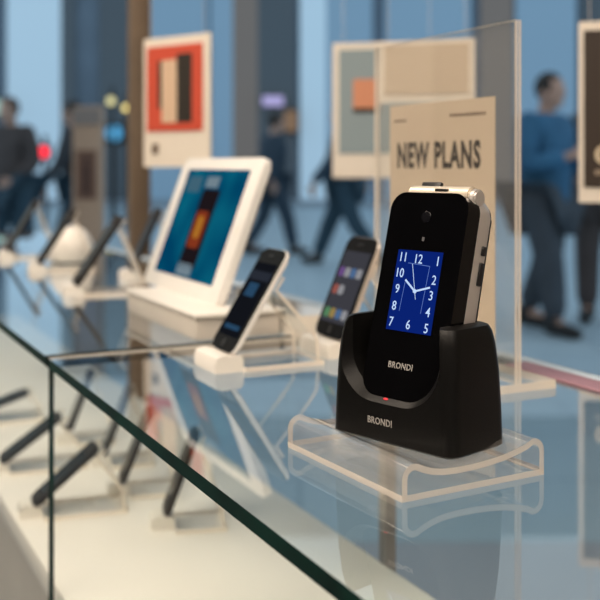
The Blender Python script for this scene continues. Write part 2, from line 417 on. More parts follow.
def hand(tipx, tipz, w, back=0.12, mi=0, y=-0.00045):
    c = sp(*cc); tp = sp(tipx, tipz); bk = (c[0]-(tp[0]-c[0])*back, c[1]-(tp[1]-c[1])*back)
    bar(hb, bk, tp, w, y, mi)
hand(0.27, 0.63, 0.0011); hand(0.84, 0.565, 0.0010, y=-0.00048); hand(0.375, 0.83, 0.00035, 0.3, y=-0.0005)
c0 = sp(*cc); put(hb, ball(bmesh.new(), (c0[0], -0.0004, c0[1]), 0.0011, 0.0002, 0.0011, 12))
obj('clock_hands', hb, M['numeral'], scr, sm=0)
fb = bmesh.new()
for a, b in (((0.27, 0.84), (0.76, 0.82)), ((0.76, 0.82), (0.72, 0.24)), ((0.27, 0.6), (0.24, 0.24))): bar(fb, sp(*a), sp(*b), 0.0003, -0.00035)
obj('dial_frame', fb, M['faint'], scr, sm=0)
x, z = on_phone(426.5, 217)
ln = bmesh.new(); prism_y(ln, [(x+0.0032*math.cos(2*PI*i/20), z+0.0032*math.sin(2*PI*i/20)) for i in range(20)], -0.0004, 0.0004, bev=0.0002)
obj('camera_lens', ln, pm('lens_ring', (0.006, 0.006, 0.008), 0.15, spec=0.5), phone)
x, z = on_phone(423.5, 239)
obj('flash', prism_y(bmesh.new(), rrect(0.0016, 0.0024, 0.0005, 3, x, z), -0.0003, 0.0003), pm('flash_lens', (0.12, 0.12, 0.13), 0.3), phone)
x, z = on_phone(400.5, 366)
obj('logo', text_bm('BRONDI', 0.006, bold=0.00008, space=1.08, wide=0.0168, tall=0.0034), M['logo'], phone, sm=0).location = (x, -0.00015, z)

# ------------------------------------------------------------------ acrylic sign holder and its sheet
hold = empty('acrylic_sign_holder', uv(0.575, 0.455), (0, 0, RC))     # local x = -u
tag(hold, 'tall clear acrylic sign holder standing behind the flip phone', 'sign holder')
def acr(bm, x0, x1, y0, y1, z0, z1, axis):
    b = bmesh.new(); box(b, x0, x1, y0, y1, z0, z1); b.normal_update()
    for f in b.faces: f.material_index = 0 if [abs(c) for c in f.normal][axis] > 0.9 else 1
    return put(bm, b)
obj('base_plate', acr(bmesh.new(), -0.2, 0.0, -0.036, 0.034, 0, 0.006, 2), [M['acrylic'], M['acrylic_edge']], hold, sm=0)
ed = bmesh.new(); acr(ed, -0.194, 0.0, -0.0028, -0.0003, 0.006, 0.262, 1)
obj('front_sheet', ed, [M['acrylic'], M['acrylic_edge']], hold, sm=0)
ed = bmesh.new(); acr(ed, -0.194, 0.0, 0.0004, 0.0029, 0.006, 0.262, 1)
obj('back_sheet', ed, [M['acrylic'], M['acrylic_edge']], hold, sm=0)
sign = empty('plan_sign', uv(0.674, 0.4551, 0.0065), (0, 0, RC))
tag(sign, 'tan paper sign reading NEW PLANS inside the acrylic holder', 'sign')
obj('sheet', bxm(-0.073, 0.073, -0.0002, 0.0002, 0.0, 0.2035), M['paper'], sign, sm=0)
obj('lettering', text_bm('NEW PLANS', 0.02, bold=0.0008, space=1.12, wide=0.1165, tall=0.0218, depth=0.0001), M['ink'], sign, sm=0).location = (-0.0025, -0.0003, 0.1615)
for (x0, x1, z) in ((-0.066, -0.047, 0.1905), (0.016, 0.062, 0.192)):
    xx = x0; sm_ = bmesh.new()
    while xx < x1:
        w = random.uniform(0.0014, 0.0026); box(sm_, xx, min(x1, xx+w), -0.0004, -0.00025, z-0.0011, z+random.uniform(0.0006, 0.0014)); xx += w+0.0006
    obj('small_print', sm_, M['ink2'], sign, sm=0)

# ------------------------------------------------------------------ smartphones on stands
def solve_lean(p0, tx, ty, d=V):
    """how far back (along d) and how high the top is, from the foot of the phone and where its top shows"""
    k = (tx-300)/F
    s = (k*p0.y-p0.x)/(d.x-k*d.y)
    Y = p0.y+d.y*s
    z = H-(ty-HZ)/F*Y
    return s, z
icon_cols = [(0.75, 0.75, 0.72), (0.2, 0.4, 0.8), (0.85, 0.25, 0.2), (0.25, 0.65, 0.3), (0.85, 0.6, 0.2), (0.4, 0.2, 0.65), (0.8, 0.8, 0.85), (0.15, 0.55, 0.75)]
icon_m = [em('icon_%d' % i, tuple(v*0.34 for v in c), 1.0) for i, c in enumerate(icon_cols)]
def phone_parts(root, w, L, th, face, screen=None, rim='white'):
    b = prism_y(bmesh.new(), rrect(w, L, 0.008, 5, 0, L/2), 0.0012, th, bev=0.0018, seg=2)
    obj('case', b, M[rim], root)
    obj('front_glass', prism_y(bmesh.new(), rrect(w-0.0012, L-0.0012, 0.0076, 5, 0, L/2), 0.0, 0.0016, bev=0.0005, seg=1), M[face], root)
    if screen == 'apps':
        s = obj('screen', bxm(-w/2+0.004, w/2-0.004, -0.0003, 0.0003, 0.013, L-0.014), em('phone_wallpaper', (0.045, 0.045, 0.055), 1.0), root, sm=0)
        ib = bmesh.new(); random.seed(11)
        cw = (w-0.012)/4; rows = [0.026, 0.046, 0.061, 0.0755, 0.088]
        for r_, zz in enumerate([0.021, 0.042, 0.058, 0.073, 0.0875]):
            for c_ in range(4):
                if r_ == 1 and c_ > 1: continue
                mi = [3, 4, 1, 6][c_] if r_ == 0 else ([2, 6][c_] if r_ == 1 else random.choice([0, 6, 0, 5, 1, 4, 6]))
                if zz+0.005 > L-0.015: continue
                prism_y(ib, rrect(0.0085, 0.0085, 0.002, 2, -w/2+0.006+cw*(c_+0.5), zz), -0.0006, -0.00035, mi=mi)
        obj('app_icons', ib, icon_m, s, sm=0)
    elif screen == 'lock':
        s = obj('screen', bxm(-w/2+0.004, w/2-0.004, -0.0003, 0.0003, 0.013, L-0.014), em('dark_wallpaper', (0.006, 0.007, 0.01), 1.0), root, sm=0)
        tg, tb_ = em('tile_grey', (0.02, 0.024, 0.035), 1.0), em('tile_blue', (0.02, 0.06, 0.12), 1.0)
        for (xa, xb, za, zb_, mm) in ((-0.011, 0.007, L*0.52, L*0.52+0.012, tb_), (-0.02, 0.02, L*0.68, L*0.68+0.008, tg), (-0.014, 0.014, L*0.2, L*0.2+0.004, tb_)):
            obj('screen_tile', bxm(xa, xb, -0.0006, -0.00035, za, zb_), mm, s, sm=0)
    else:
        obj('screen', bxm(-w/2+0.004, w/2-0.004, -0.0003, 0.0003, 0.013, L-0.014), M['black_screen'], root, sm=0)
    hb_ = prism_y(bmesh.new(), [(0.0038*math.cos(2*PI*i/16), 0.0066+0.0038*math.sin(2*PI*i/16)) for i in range(16)], -0.0004, 0.0003)
    obj('home_button', hb_, M['dark'], root)
    obj('earpiece', prism_y(bmesh.new(), rrect(0.010, 0.0016, 0.0007, 2, 0, L-0.007), -0.0004, 0.0003), M['dark'], root)
def stand(p, lean, L, label, foot='cream', z0=0.0, head=RC, fw=0.0285, group='stands of the phones on the glass counter', deep=0.085):
    s = empty('phone_stand', (p.x, p.y, z0), (0, 0, head))
    tag(s, label, 'phone stand', group)
    ft = bmesh.new()
    pr = [(-0.0125, 0.0), (-0.013, 0.007), (-0.011, 0.012), (-0.007, 0.0135), (-0.0015, 0.0135), (-0.0015, 0.0125), (0.009, 0.0125), (0.011, 0.009), (0.011, 0.0)]
    prism_x(ft, pr, -fw, fw)
    obj('foot', ft, M[foot], s)
    bs = bmesh.new(); box(bs, -0.027, 0.027, 0.011, deep, 0, 0.004)
    bs.normal_update()
    for f in bs.faces: f.material_index = 0 if abs(f.normal.z) > 0.9 else 1
    obj('base_strip', bs, [M['acrylic'], M['acrylic_edge']], s, sm=0)
    c, sn = math.cos(lean), math.sin(lean)
    k = L*(0.62 if fw > 0.0215 else 0.84); top = (0.0088+k*sn, 0.0125+k*c)
    pth = [(deep-0.003, 0.004), (deep-0.004, 0.02)]
    ex, ez = deep-0.004, 0.02
    for i in range(1, 7):
        f = i/6; pth.append((ex+(top[0]-ex)*f**1.1, ez+(top[1]-ez)*f))
    pth.append((top[0]+0.012*sn, top[1]+0.012*c))
    obj('back_support', sheet(bmesh.new(), pth, 0.0025, -0.022, 0.022), [M['acrylic'], M['acrylic_edge']], s, sm=60)
    return s
def display_phone(bx, by, tx, ty, label, slabel, screen=None, w=0.056, z=0.0, face='black_screen', rim='white', group='smartphones leaning on stands on the glass top', sgroup='stands of the phones on the glass counter', edge=None):
    p0 = ground(bx, by, z+0.014)
    head = RC
    if edge is not None:      # turned so that it is seen nearly edge on from the customer's place
        az = math.atan2(p0.x, p0.y)-math.radians(edge); head = math.atan2(-math.cos(az), -math.sin(az))
    dv = Vector((-math.sin(head), math.cos(head), 0))
    s, zt = solve_lean(p0, tx, ty, dv)
    rise = zt-p0.z; L = math.hypot(s, rise); lean = math.atan2(s, rise)
    L = max(0.085, min(0.135, L))
    print('PHONE', label[:30], round(L, 3), round(math.degrees(lean), 1), [round(c, 3) for c in p0])
    r = empty('smartphone', p0, (-lean, 0, head))
    tag(r, label, 'smartphone', group)
    phone_parts(r, w, L, 0.0052, face, screen, rim)
    stand(p0, lean, L, slabel, z0=z, group=sgroup, head=head, fw=w/2+0.0005 if edge is None else w*0.36, deep=max(0.06, min(0.1, L*math.sin(lean)+0.03)))
display_phone(219.5, 350, 276, 248.5, 'black faced smartphone with pale rim and dark lit screen, beside the white tablet', 'clear stand with cream foot under the phone beside the white tablet', 'lock', w=0.045)
display_phone(327, 337, 364, 237, 'smartphone showing rows of colourful app icons, just left of the flip phone', 'clear stand with cream foot holding the phone with app icons', 'apps', rim='silver', w=0.052)
display_phone(73, 283, 118, 215, 'dark smartphone leaning right, seen edge on, in front of the brown mullion', 'clear stand with round cream foot under the edge-on phone left of the tablet', None, face='dark_phone', rim='dark_phone', edge=5)
display_phone(37, 262, 72, 208, 'dark smartphone seen edge on beside the cream dome device', 'cream footed stand of the phone beside the cream dome device', None, face='dark_phone', rim='dark_phone', edge=5)
display_phone(6, 250, 36, 199, 'dark smartphone at the far end of the counter, leftmost on the glass', 'cream footed stand of the leftmost phone on the glass', None, face='dark_phone', rim='dark_phone', edge=5)
display_phone(129, 269, 157, 208, 'dark smartphone with grey back standing half behind the white tablet', 'clear stand with cream foot half behind the white tablet', None, rim='dark_phone', face='dark_phone', edge=6)

# lower deck phones
LZ = -0.2
low = [((66, 431), (84, 384), 'dark smartphone on the inner deck just right of the vertical glass seam'),
       ((101, 452), (121, 402), 'dark smartphone on the inner deck, second right of the vertical glass seam'),
       ((119, 480), (146, 412), 'dark smartphone on the inner deck, third right of the vertical glass seam'),
       ((163, 512), (194, 428), 'dark smartphone on the inner deck nearest the green glass edge corner'),
       ((31, 501), (73, 463), 'dark smartphone on the inner deck crossing behind the vertical glass seam'),
       ((-1, 459), (43, 425), 'dark smartphone on the inner deck left of the vertical glass seam'),
       ((-32, 413), (18, 393), 'dark smartphone on the inner deck at the left picture edge')]
for (b, tp, lab) in low:
    display_phone(*b, *tp, lab, lab.replace('dark smartphone', 'pale stand of the phone'), None, z=LZ, face='dark_phone', rim='dark_phone', group='smartphones on the inner deck', sgroup='stands of the phones on the inner deck', edge=4, w=0.036)

# cream dome device
g = ground(72, 262)
dome = empty('dome_speaker', g, (0, 0, RC)); tag(dome, 'cream dome shaped device on the glass between two leaning phones', 'speaker')
db = bmesh.new(); prof = [(0.030, 0.0), (0.034, 0.006), (0.036, 0.018), (0.034, 0.032), (0.028, 0.045), (0.018, 0.055), (0.008, 0.059)]
rings = [[db.verts.new((r*math.cos(2*PI*k/28), r*math.sin(2*PI*k/28), z)) for k in range(28)] for r, z in prof]
for a, b in zip(rings, rings[1:]):
    for k in range(28): db.faces.new((a[k], a[(k+1) % 28], b[(k+1) % 28], b[k]))
db.faces.new(rings[0][::-1]); db.faces.new(rings[-1])
obj('shell', db, M['cream'], dome); 
obj('base_ring', tube(bmesh.new(), [(0, 0, 0.0), (0, 0, 0.004)], 0.0315, 28), M['dark'], dome)

# ------------------------------------------------------------------ tablet on a white plinth
pl = empty('tablet_plinth', uv(0.972, 0.325), (0, 0, RC)); tag(pl, 'cream plinth block with clear shelf under the white tablet', 'plinth')
obj('block', bxm(-0.112, 0.1, 0.0, 0.085, 0.0, 0.021, bev=0.002), pm('warm_grey_block', (0.62, 0.57, 0.51), 0.4, noise=0.04), pl)
obj('top_plate', bxm(-0.114, 0.104, -0.002, 0.089, 0.021, 0.0248, bev=0.001), M['cream'], pl)
obj('clear_shelf', acr(bmesh.new(), -0.1, 0.122, 0.0895, 0.135, 0.0, 0.0195, 2), [M['acrylic'], M['acrylic_edge']], pl, sm=0)
z0 = 0.0252
tl_ = ground(147, 281.5, z0); tr_ = ground(219, 308, z0)
mp = (tl_+tr_)/2; TW = (tr_-tl_).length-0.012; mp += U*0.006; mp = uv(mp.dot(U), 0.359, z0)
s, zt = solve_lean(mp, 222.5, 158)
TL = math.hypot(s, zt-z0); tlean = math.atan2(s, zt-z0)
print('TABLET', TW, TL, math.degrees(tlean), mp)
tab = empty('tablet', mp, (-tlean, 0, RC)); tag(tab, 'white framed tablet with a teal blue screen standing on the cream plinth', 'tablet')
obj('frame', prism_y(bmesh.new(), rrect(TW, TL, 0.009, 6, 0, TL/2), 0.0, 0.009, bev=0.002, seg=3), M['white'], tab)
def teal():
    m, nt, out = node_mat('teal_wallpaper'); N = nt.nodes; L = nt.links
    e = N.new('ShaderNodeEmission'); tc = N.new('ShaderNodeTexCoord'); w = N.new('ShaderNodeTexNoise'); w.inputs['Scale'].default_value = 14; w.inputs['Detail'].default_value = 1
    r = N.new('ShaderNodeValToRGB'); r.color_ramp.elements[0].color = (0.0, 0.055, 0.13, 1); r.color_ramp.elements[1].color = (0.003, 0.13, 0.21, 1)
    r.color_ramp.elements[0].position = 0.35; r.color_ramp.elements[1].position = 0.65
    L.new(tc.outputs['Object'], w.inputs['Vector']); L.new(w.outputs['Fac'], r.inputs['Fac']); L.new(r.outputs['Color'], e.inputs['Color']); e.inputs['Strength'].default_value = 0.9
    L.new(e.outputs[0], out.inputs['Surface']); return m
ts = obj('screen', bxm(-TW/2+0.026, TW/2-0.026, -0.0004, 0.0004, 0.017, TL-0.0135), teal(), tab, sm=0); ts['label'] = 'lit teal blue screen'
art = bmesh.new()
AH = TL-0.0305; zb = 0.017
prism_y(art, rrect(0.048, AH*0.72, 0.004, 3, 0.004, zb+AH*0.45), -0.0009, -0.0005, mi=0)
prism_y(art, rrect(0.034, AH*0.34, 0.006, 3, 0.002, zb+AH*0.44), -0.0012, -0.001, mi=1)
prism_y(art, rrect(0.016, AH*0.2, 0.004, 3, 0.003, zb+AH*0.46), -0.0015, -0.0013, mi=2)
box(art, -0.02, 0.022, -0.0009, -0.0005, zb+AH*0.02, zb+AH*0.13, mi=3)
box(art, -0.02, 0.016, -0.0009, -0.0005, zb+AH*0.83, zb+AH*0.93, mi=3)
box(art, -0.075, -0.035, -0.0009, -0.0005, zb+AH*0.78, zb+AH*0.93, mi=4)
obj('screen_picture', art, [em('art_dark', (0.012, 0.008, 0.01), 1), em('art_red', (0.22, 0.035, 0.012), 1), em('art_orange', (0.4, 0.16, 0.02), 1), em('art_grey', (0.16, 0.22, 0.26), 1), em('art_slate', (0.05, 0.12, 0.17), 1)], ts, sm=0)
obj('home_button', prism_y(bmesh.new(), [(TW/2-0.013+0.005*math.cos(2*PI*i/18), TL/2+0.005*math.sin(2*PI*i/18)) for i in range(18)], -0.0004, 0.0003), M['cream'], tab)

# ------------------------------------------------------------------ mullion and hanging posters
mp_ = uv(1.10, 0.60)
k = (139-300)/F
uu = (V.x*0.62-k*V.y*0.62)/(k*U.y-U.x); mp_ = uv(uu, 0.62)
mul = obj('trim_1', bxm(-0.016, 0.016, -0.02, 0.02, FLOOR, 1.65, bev=0.003), pm('brown_mullion', (0.17, 0.12, 0.08), 0.5, noise=0.1))
mul.location = mp_; mul.rotation_euler = (0, 0, RC); struct(mul)

pf = pm('poster_frame', (0.82, 0.74, 0.64), 0.6, noise=0.02)
def poster(px0, px1, py0, py1, Y, ang, label, build, frame=(0.05, 0.05, 0.05, 0.2), back=M['cream']):
    c = at((px0+px1)/2, py1, Y)
    r = empty('hanging_poster', c, (0, 0, math.radians(ang))); tag(r, label, 'poster')
    a = math.radians(ang); k = (c.x/c.y)
    W = (px1-px0)*Y/F/(math.cos(a)-math.sin(a)*k)
    Hh = (py1-py0)*Y/F
    obj('board', bxm(-W/2, W/2, 0, 0.004, 0, Hh), pf, r, sm=0)
    build(r, W, Hh)
    for sx in (-1, 1):
        obj('hanging_wire', tube(bmesh.new(), [(sx*W*0.4, 0.002, Hh-0.004), (sx*W*0.4, 0.002, 1.65-c.z)], 0.0006, 6), M['silver'], r)
def b1(r, W, Hh):
    obj('red_panel', bxm(-W*0.44, W*0.40, -0.002, 0, Hh*0.275, Hh*0.93), pm('poster_red', (0.62, 0.085, 0.045), 0.6), r, sm=0)
    a = bmesh.new(); box(a, -W*0.2, W*0.03, -0.003, -0.002, Hh*0.34, Hh*0.82, mi=0); box(a, W*0.03, W*0.25, -0.003, -0.002, Hh*0.34, Hh*0.86, mi=1); box(a, -W*0.26, -W*0.2, -0.003, -0.002, Hh*0.45, Hh*0.82, mi=1)
    obj('poster_picture', a, [pm('poster_tan', (0.7, 0.5, 0.35), 0.6), pm('poster_dark', (0.03, 0.025, 0.02), 0.6)], r, sm=0)
    a = bmesh.new(); box(a, -W*0.36, -W*0.27, -0.002, 0, Hh*0.1, Hh*0.18)
    obj('small_mark', a, M['ink2'], r, sm=0)
poster(143, 209, 36, 167, 1.62, -38, 'hanging poster with a red panel above the white tablet', b1)
def b2(r, W, Hh):
    obj('grey_panel', bxm(-W*0.44, W*0.44, -0.002, 0, Hh*0.18, Hh*0.95), pm('poster_bluegrey', (0.26, 0.33, 0.36), 0.6), r, sm=0)
    a = bmesh.new(); prism_y(a, rrect(W*0.25, Hh*0.22, 0.006, 4, -W*0.18, Hh*0.62), -0.004, -0.002)
    prism_y(a, rrect(W*0.25, Hh*0.03, 0.002, 2, -W*0.18, Hh*0.5), -0.0045, -0.002, mi=1)
    obj('poster_picture', a, [pm('poster_copper', (0.65, 0.27, 0.15), 0.45), M['ink']], r, sm=0)
poster(332, 440, 42, 178, 1.9, -12, 'hanging poster with a cream border and copper device, left of the tan sign', b2)
def b3(r, W, Hh):
    obj('brown_panel', bxm(-W*0.455, W*0.455, -0.002, 0, Hh*0.085, Hh*0.95), pm('poster_brown', (0.035, 0.022, 0.015), 0.6), r, sm=0)
    obj('lettering', text_bm('C', 0.03, bold=0.001, tall=0.0245), pm('poster_letter', (0.72, 0.6, 0.42), 0.6), r, sm=0).location = (-W*0.275, -0.0025, Hh*0.265)
    a = bmesh.new(); 
    for i in range(5): box(a, -W*0.35+i*0.006, -W*0.35+i*0.006+0.0045, -0.0028, -0.002, Hh*0.155, Hh*0.18)
    obj('small_print', a, pm('poster_print', (0.4, 0.32, 0.24), 0.6), r, sm=0)
poster(578, 690, 20, 203, 1.25, -14, 'dark brown hanging poster with a cream border at the right picture edge', b3)
def b4(r, W, Hh):
    obj('tan_panel', bxm(-W*0.44, W*0.44, -0.002, 0, Hh*0.12, Hh*0.93), pm('poster_plain', (0.6, 0.48, 0.36), 0.7), r, sm=0)
poster(378, 474, 40, 102, 1.5, -20, 'plain tan hanging card partly behind the tan sign', b4)

# ------------------------------------------------------------------ street furniture
tp = at(87, 165, 4.6)
tot = empty('advertising_totem', (tp.x, 4.6, FLOOR), (0, 0, math.radians(-6))); tag(tot, 'tall tan advertising totem with a brown panel standing in the street', 'totem')
ztop = (165-106)/F*4.6+H-FLOOR
obj('case', bxm(-0.07, 0.07, 0, 0.05, 0.0, ztop, bev=0.008), pm('totem_tan', (0.42, 0.33, 0.26), 0.6), tot)
obj('header', bxm(-0.062, 0.062, -0.006, 0, ztop-0.085, ztop-0.012), pm('totem_grey', (0.24, 0.24, 0.25), 0.6), tot)
obj('panel', bxm(-0.05, 0.045, -0.006, 0, ztop-0.42, ztop-0.2), pm('totem_brown', (0.16, 0.1, 0.08), 0.6), tot)
a = bmesh.new(); box(a, -0.018, 0.015, -0.009, -0.006, ztop-0.4, ztop-0.26); ball(a, (0, -0.007, ztop-0.24), 0.014, 0.003, 0.016)
obj('panel_picture', a, pm('totem_dark', (0.06, 0.035, 0.035), 0.6), tot)

def lamp_post(px, py, Y, r, col, s, label, cat, name, hood=True):
    p = at(px, py, Y)
    o = empty(name, (p.x, Y, FLOOR)); tag(o, label, cat)
    zz = p.z-FLOOR
    obj('pole', tube(bmesh.new(), [(0, 0.12, 0), (0, 0.12, zz+0.25)], 0.035, 10), M['dark'], o)
    obj('housing', bxm(-r*1.25, r*1.25, 0.0, 0.14, zz-r*1.4, zz+r*1.4, bev=0.02), M['dark'], o)
    l = obj('lamp', ball(bmesh.new(), (0, -r*0.2, zz), r, r*0.7, r, 16), em('lamp_'+name+str(px), col, s), o); l['label'] = 'glowing lamp'
lamp_post(43, 152, 15, 0.085, (1.0, 0.035, 0.06), 2.2, 'red traffic light glowing between two walkers', 'traffic light', 'traffic_light')
lamp_post(126, 108, 17, 0.055, (0.9, 0.72, 0.25), 1.9, 'small yellow street lamp beside the brown mullion', 'street lamp', 'street_lamp')
lamp_post(111, 101, 17.5, 0.07, (0.75, 0.7, 0.36), 1.4, 'pale yellow street lamp over the totem, left of a smaller one', 'street lamp', 'street_lamp')
lamp_post(114, 133, 21, 0.17, (0.1, 0.42, 0.75), 1.0, 'round blue light in the street between totem and mullion', 'street light', 'street_light')
def lightbox(px0, px1, py0, py1, col, s, label):
    a_, b_ = at(px0, py0, FY-0.5), at(px1, py1, FY-0.5)
    r = empty('lit_sign', ((a_.x+b_.x)/2, FY-0.52, b_.z)); tag(r, label, 'sign')
    w = (b_.x-a_.x)/2; h = a_.z-b_.z
    obj('housing', bxm(-w, w, 0, 0.42, 0, h, bev=0.05), M['dark'], r)
    obj('light_panel', bxm(-w*0.94, w*0.94, -0.03, 0, h*0.1, h*0.9), em('sign_glow', col, s), r, sm=0)
lightbox(262, 284, 95, 107, (0.45, 0.42, 0.75), 1.0, 'pale violet lit shop sign across the street')
lightbox(-6, 7, 98, 117, (0.45, 0.7, 0.65), 0.9, 'pale mint lit shop sign at the left picture edge')
lightbox(284, 298, 108, 134, (0.3, 0.2, 0.13), 0.7, 'warm brown lit shop panel across the street')

# ------------------------------------------------------------------ people in the street
def skin_mesh(name, chains, mat, parent, sub=1, remesh=None, extra=None, root=0):
    """chains: dict joint->(pos, radius), edges"""
    J, E = chains
    bm = bmesh.new(); lay = bm.verts.layers.skin.verify(); idx = {}
    for kx, (p, r) in J.items():
        v = bm.verts.new(p); v[lay].radius = (r, r) if not isinstance(r, tuple) else r; idx[kx] = v
        v[lay].use_root = (kx == root)
    for a, b in E: bm.edges.new((idx[a], idx[b]))
    me = bpy.data.meshes.new(name); bm.to_mesh(me); bm.free()
    o = bpy.data.objects.new(name, me); C.objects.link(o)
    o.modifiers.new('skin', 'SKIN'); ss = o.modifiers.new('sub', 'SUBSURF'); ss.levels = sub; ss.render_levels = sub
    bake(o)
    if extra:
        b2 = bmesh.new(); b2.from_mesh(o.data); extra(b2); b2.to_mesh(o.data); b2.free()
    if remesh:
        rm = o.modifiers.new('rm', 'REMESH'); rm.mode = 'VOXEL'; rm.voxel_size = remesh; bake(o)
    o.data.materials.clear(); o.data.materials.append(mat)
    for p in o.data.polygons: p.use_smooth = True
    if parent: o.parent = parent
    return o
skin_m = pm('skin_tone', (0.5, 0.32, 0.25), 0.6)
def person(px, Y, rz, label, jacket, trousers, hair, stride=0.3, h=1.72, arms='walk', long_coat=False, lean=0.0, build=1.0):
    r = empty('person', ((px-300)/F*Y, Y, FLOOR), (0, 0, math.radians(rz)))
    tag(r, label, 'person', 'people walking in the street')
    k = h/1.75; r.scale = (k, k, k)
    f = 1.0
    J = {'pelvis': ((0, 0, 0.95), 0.13), 'waist': ((0, 0.01, 1.1), 0.12), 'chest': ((0, 0.02+lean, 1.3), 0.145), 'neckb': ((0, 0.02+lean, 1.46), 0.075), 'neck': ((0, 0.03+lean, 1.53), 0.052), 'head': ((0, 0.05+lean, 1.62), 0.075)}
    E = [('pelvis', 'waist'), ('waist', 'chest'), ('chest', 'neckb'), ('neckb', 'neck'), ('neck', 'head')]
    for s, n in ((-1, 'l'), (1, 'r')):
        d = s*stride
        J['hip'+n] = ((s*0.09, 0, 0.9), 0.095)
        J['knee'+n] = ((s*0.1, d*0.42+0.05, 0.49), 0.062)
        J['ank'+n] = ((s*0.1, d*0.95-(0.04 if d < 0 else 0), 0.095 if d > 0 else 0.13), 0.042)
        J['toe'+n] = ((s*0.11, d*0.95+0.14, 0.045 if d > 0 else 0.05), 0.038)
        E += [('pelvis', 'hip'+n), ('hip'+n, 'knee'+n), ('knee'+n, 'ank'+n), ('ank'+n, 'toe'+n)]
        J['sho'+n] = ((s*0.185, 0.01+lean, 1.41), 0.065)
        if arms == 'walk':
            J['elb'+n] = ((s*0.25, -d*0.3-0.03, 1.14), 0.045); J['wri'+n] = ((s*0.25, -d*0.6+0.06, 0.91), 0.03)
            hd = Vector((0, 0.12, -1)).normalized()
        elif arms == 'phone':
            J['elb'+n] = ((s*0.26, 0.02, 1.13), 0.05); J['wri'+n] = ((s*0.13, 0.27, 1.2), 0.032)
            hd = Vector((-s*0.45, 0.8, 0.15)).normalized()
        else:
            J['elb'+n] = ((s*0.26, -0.02, 1.14), 0.048); J['wri'+n] = ((s*0.17, 0.16, 0.98), 0.032)
            hd = Vector((-s*0.3, 0.7, -0.4)).normalized()
        w = Vector(J['wri'+n][0]); side = Vector((s, 0, 0)); 
        fan = hd.cross(side).normalized()
        J['pal'+n] = (tuple(w+hd*0.075), 0.03)
        E += [('chest', 'sho'+n), ('sho'+n, 'elb'+n), ('elb'+n, 'wri'+n), ('wri'+n, 'pal'+n)]
    bodyJ = dict(J)
    def face(bm):
        c = J['head'][0]
        ball(bm, (c[0], c[1]+0.012, c[2]+0.025), 0.077, 0.098, 0.118, 18)
        ball(bm, (c[0], c[1]+0.05, c[2]-0.055), 0.045, 0.05, 0.04, 12)      # chin
        ball(bm, (c[0], c[1]+0.108, c[2]+0.005), 0.014, 0.022, 0.024, 10)   # nose
        ball(bm, (c[0], c[1]+0.092, c[2]-0.035), 0.026, 0.012, 0.012, 10)   # mouth
        for s in (-1, 1):
            ball(bm, (c[0]+s*0.078, c[1]+0.0, c[2]+0.01), 0.012, 0.022, 0.033, 10)
            ball(bm, (c[0]+s*0.03, c[1]+0.096, c[2]+0.035), 0.014, 0.01, 0.009, 8)
        for s, n in ((-1, 'l'), (1, 'r')):
            w = Vector(J['wri'+n][0]); p = Vector(J['pal'+n][0]); hd = (p-w).normalized()
            ax = Vector((0, 1, 0)) if abs(hd.z) > 0.7 else Vector((0, 0, 1))
            ax = (ax-hd*ax.dot(hd)).normalized(); curl = Vector((-s, 0, 0)); curl = (curl-hd*curl.dot(hd)).normalized()
            for i, ln in enumerate((0.07, 0.08, 0.075, 0.058)):
                b0 = p+ax*(0.027-0.018*i)+hd*0.012
                tube(bm, [b0-hd*0.02, b0+hd*ln*0.5+curl*0.006, b0+hd*ln*0.85+curl*0.022], [0.0105, 0.0095, 0.0075], 8)
            tb = w+hd*0.04+ax*0.02
            tube(bm, [tb, tb+ax*0.03+hd*0.025, tb+ax*0.038+hd*0.055+curl*0.01], [0.013, 0.0115, 0.008], 8)
    body = skin_mesh('body', (bodyJ, E), skin_m, r, 1, 0.011, face, 'pelvis')
    def sel(keys, grow, ends={}):
        JJ = {a: (J[a][0], J[a][1]*grow.get(a[:3], 1.15)) for a in keys}
        EE = [(a, b) for a, b in E if a in JJ and b in JJ]
        return JJ, EE
    g = {'pel': 1.27, 'wai': 1.3, 'che': 1.24, 'nec': 1.18, 'sho': 1.4, 'elb': 1.5, 'wri': 1.6, 'hip': 1.2, 'kne': 1.4, 'ank': 1.75, 'toe': 1.3}
    g = {a: b*build for a, b in g.items()}
    JJ, EE = sel(['pelvis', 'waist', 'chest', 'neckb', 'shol', 'elbl', 'wril', 'shor', 'elbr', 'wrir'], g)
    JJ['hem'] = ((0, 0, 0.62 if long_coat else 0.83), 0.17*build); EE.append(('pelvis', 'hem'))
    JJ['neckb'] = ((0, 0.025+lean, 1.475), 0.085)
    skin_mesh('jacket', (JJ, EE), jacket, r, 1, None, None, 'chest')
    JJ, EE = sel(['pelvis', 'hipl', 'kneel', 'ankl', 'hipr', 'kneer', 'ankr'], g)
    skin_mesh('trousers', (JJ, EE), trousers, r, 1, None, None, 'pelvis')
    for n in 'lr':
        a, tt = Vector(J['ank'+n][0]), Vector(J['toe'+n][0])
        sb = bmesh.new(); heel = a+Vector((0, -0.05, -a.z+tt.z))
        tube(sb, [heel+Vector((0, -0.015, 0)), heel+Vector((0, 0.03, 0.012)), (heel+tt)/2+Vector((0, 0, 0.012)), tt, tt+Vector((0, 0.06, -0.006))], [0.03, 0.048, 0.05, 0.046, 0.025], 12)
        tube(sb, [a+Vector((0, -0.01, -0.05)), a+Vector((0, -0.005, 0.03))], 0.056, 12)
        obj('shoe', sb, M['dark'], r, sm=60)
    hb_ = bmesh.new(); c = J['head'][0]
    ball(hb_, (c[0], c[1]-0.005, c[2]+0.05), 0.088, 0.102, 0.106, 20)
    bmesh.ops.delete(hb_, geom=[v for v in hb_.verts if (v.co.y > c[1]+0.055 and v.co.z < c[2]+0.085) or v.co.z < c[2]-0.035], context='VERTS')
    obj('hair', hb_, hair, r, sm=60)
    return r
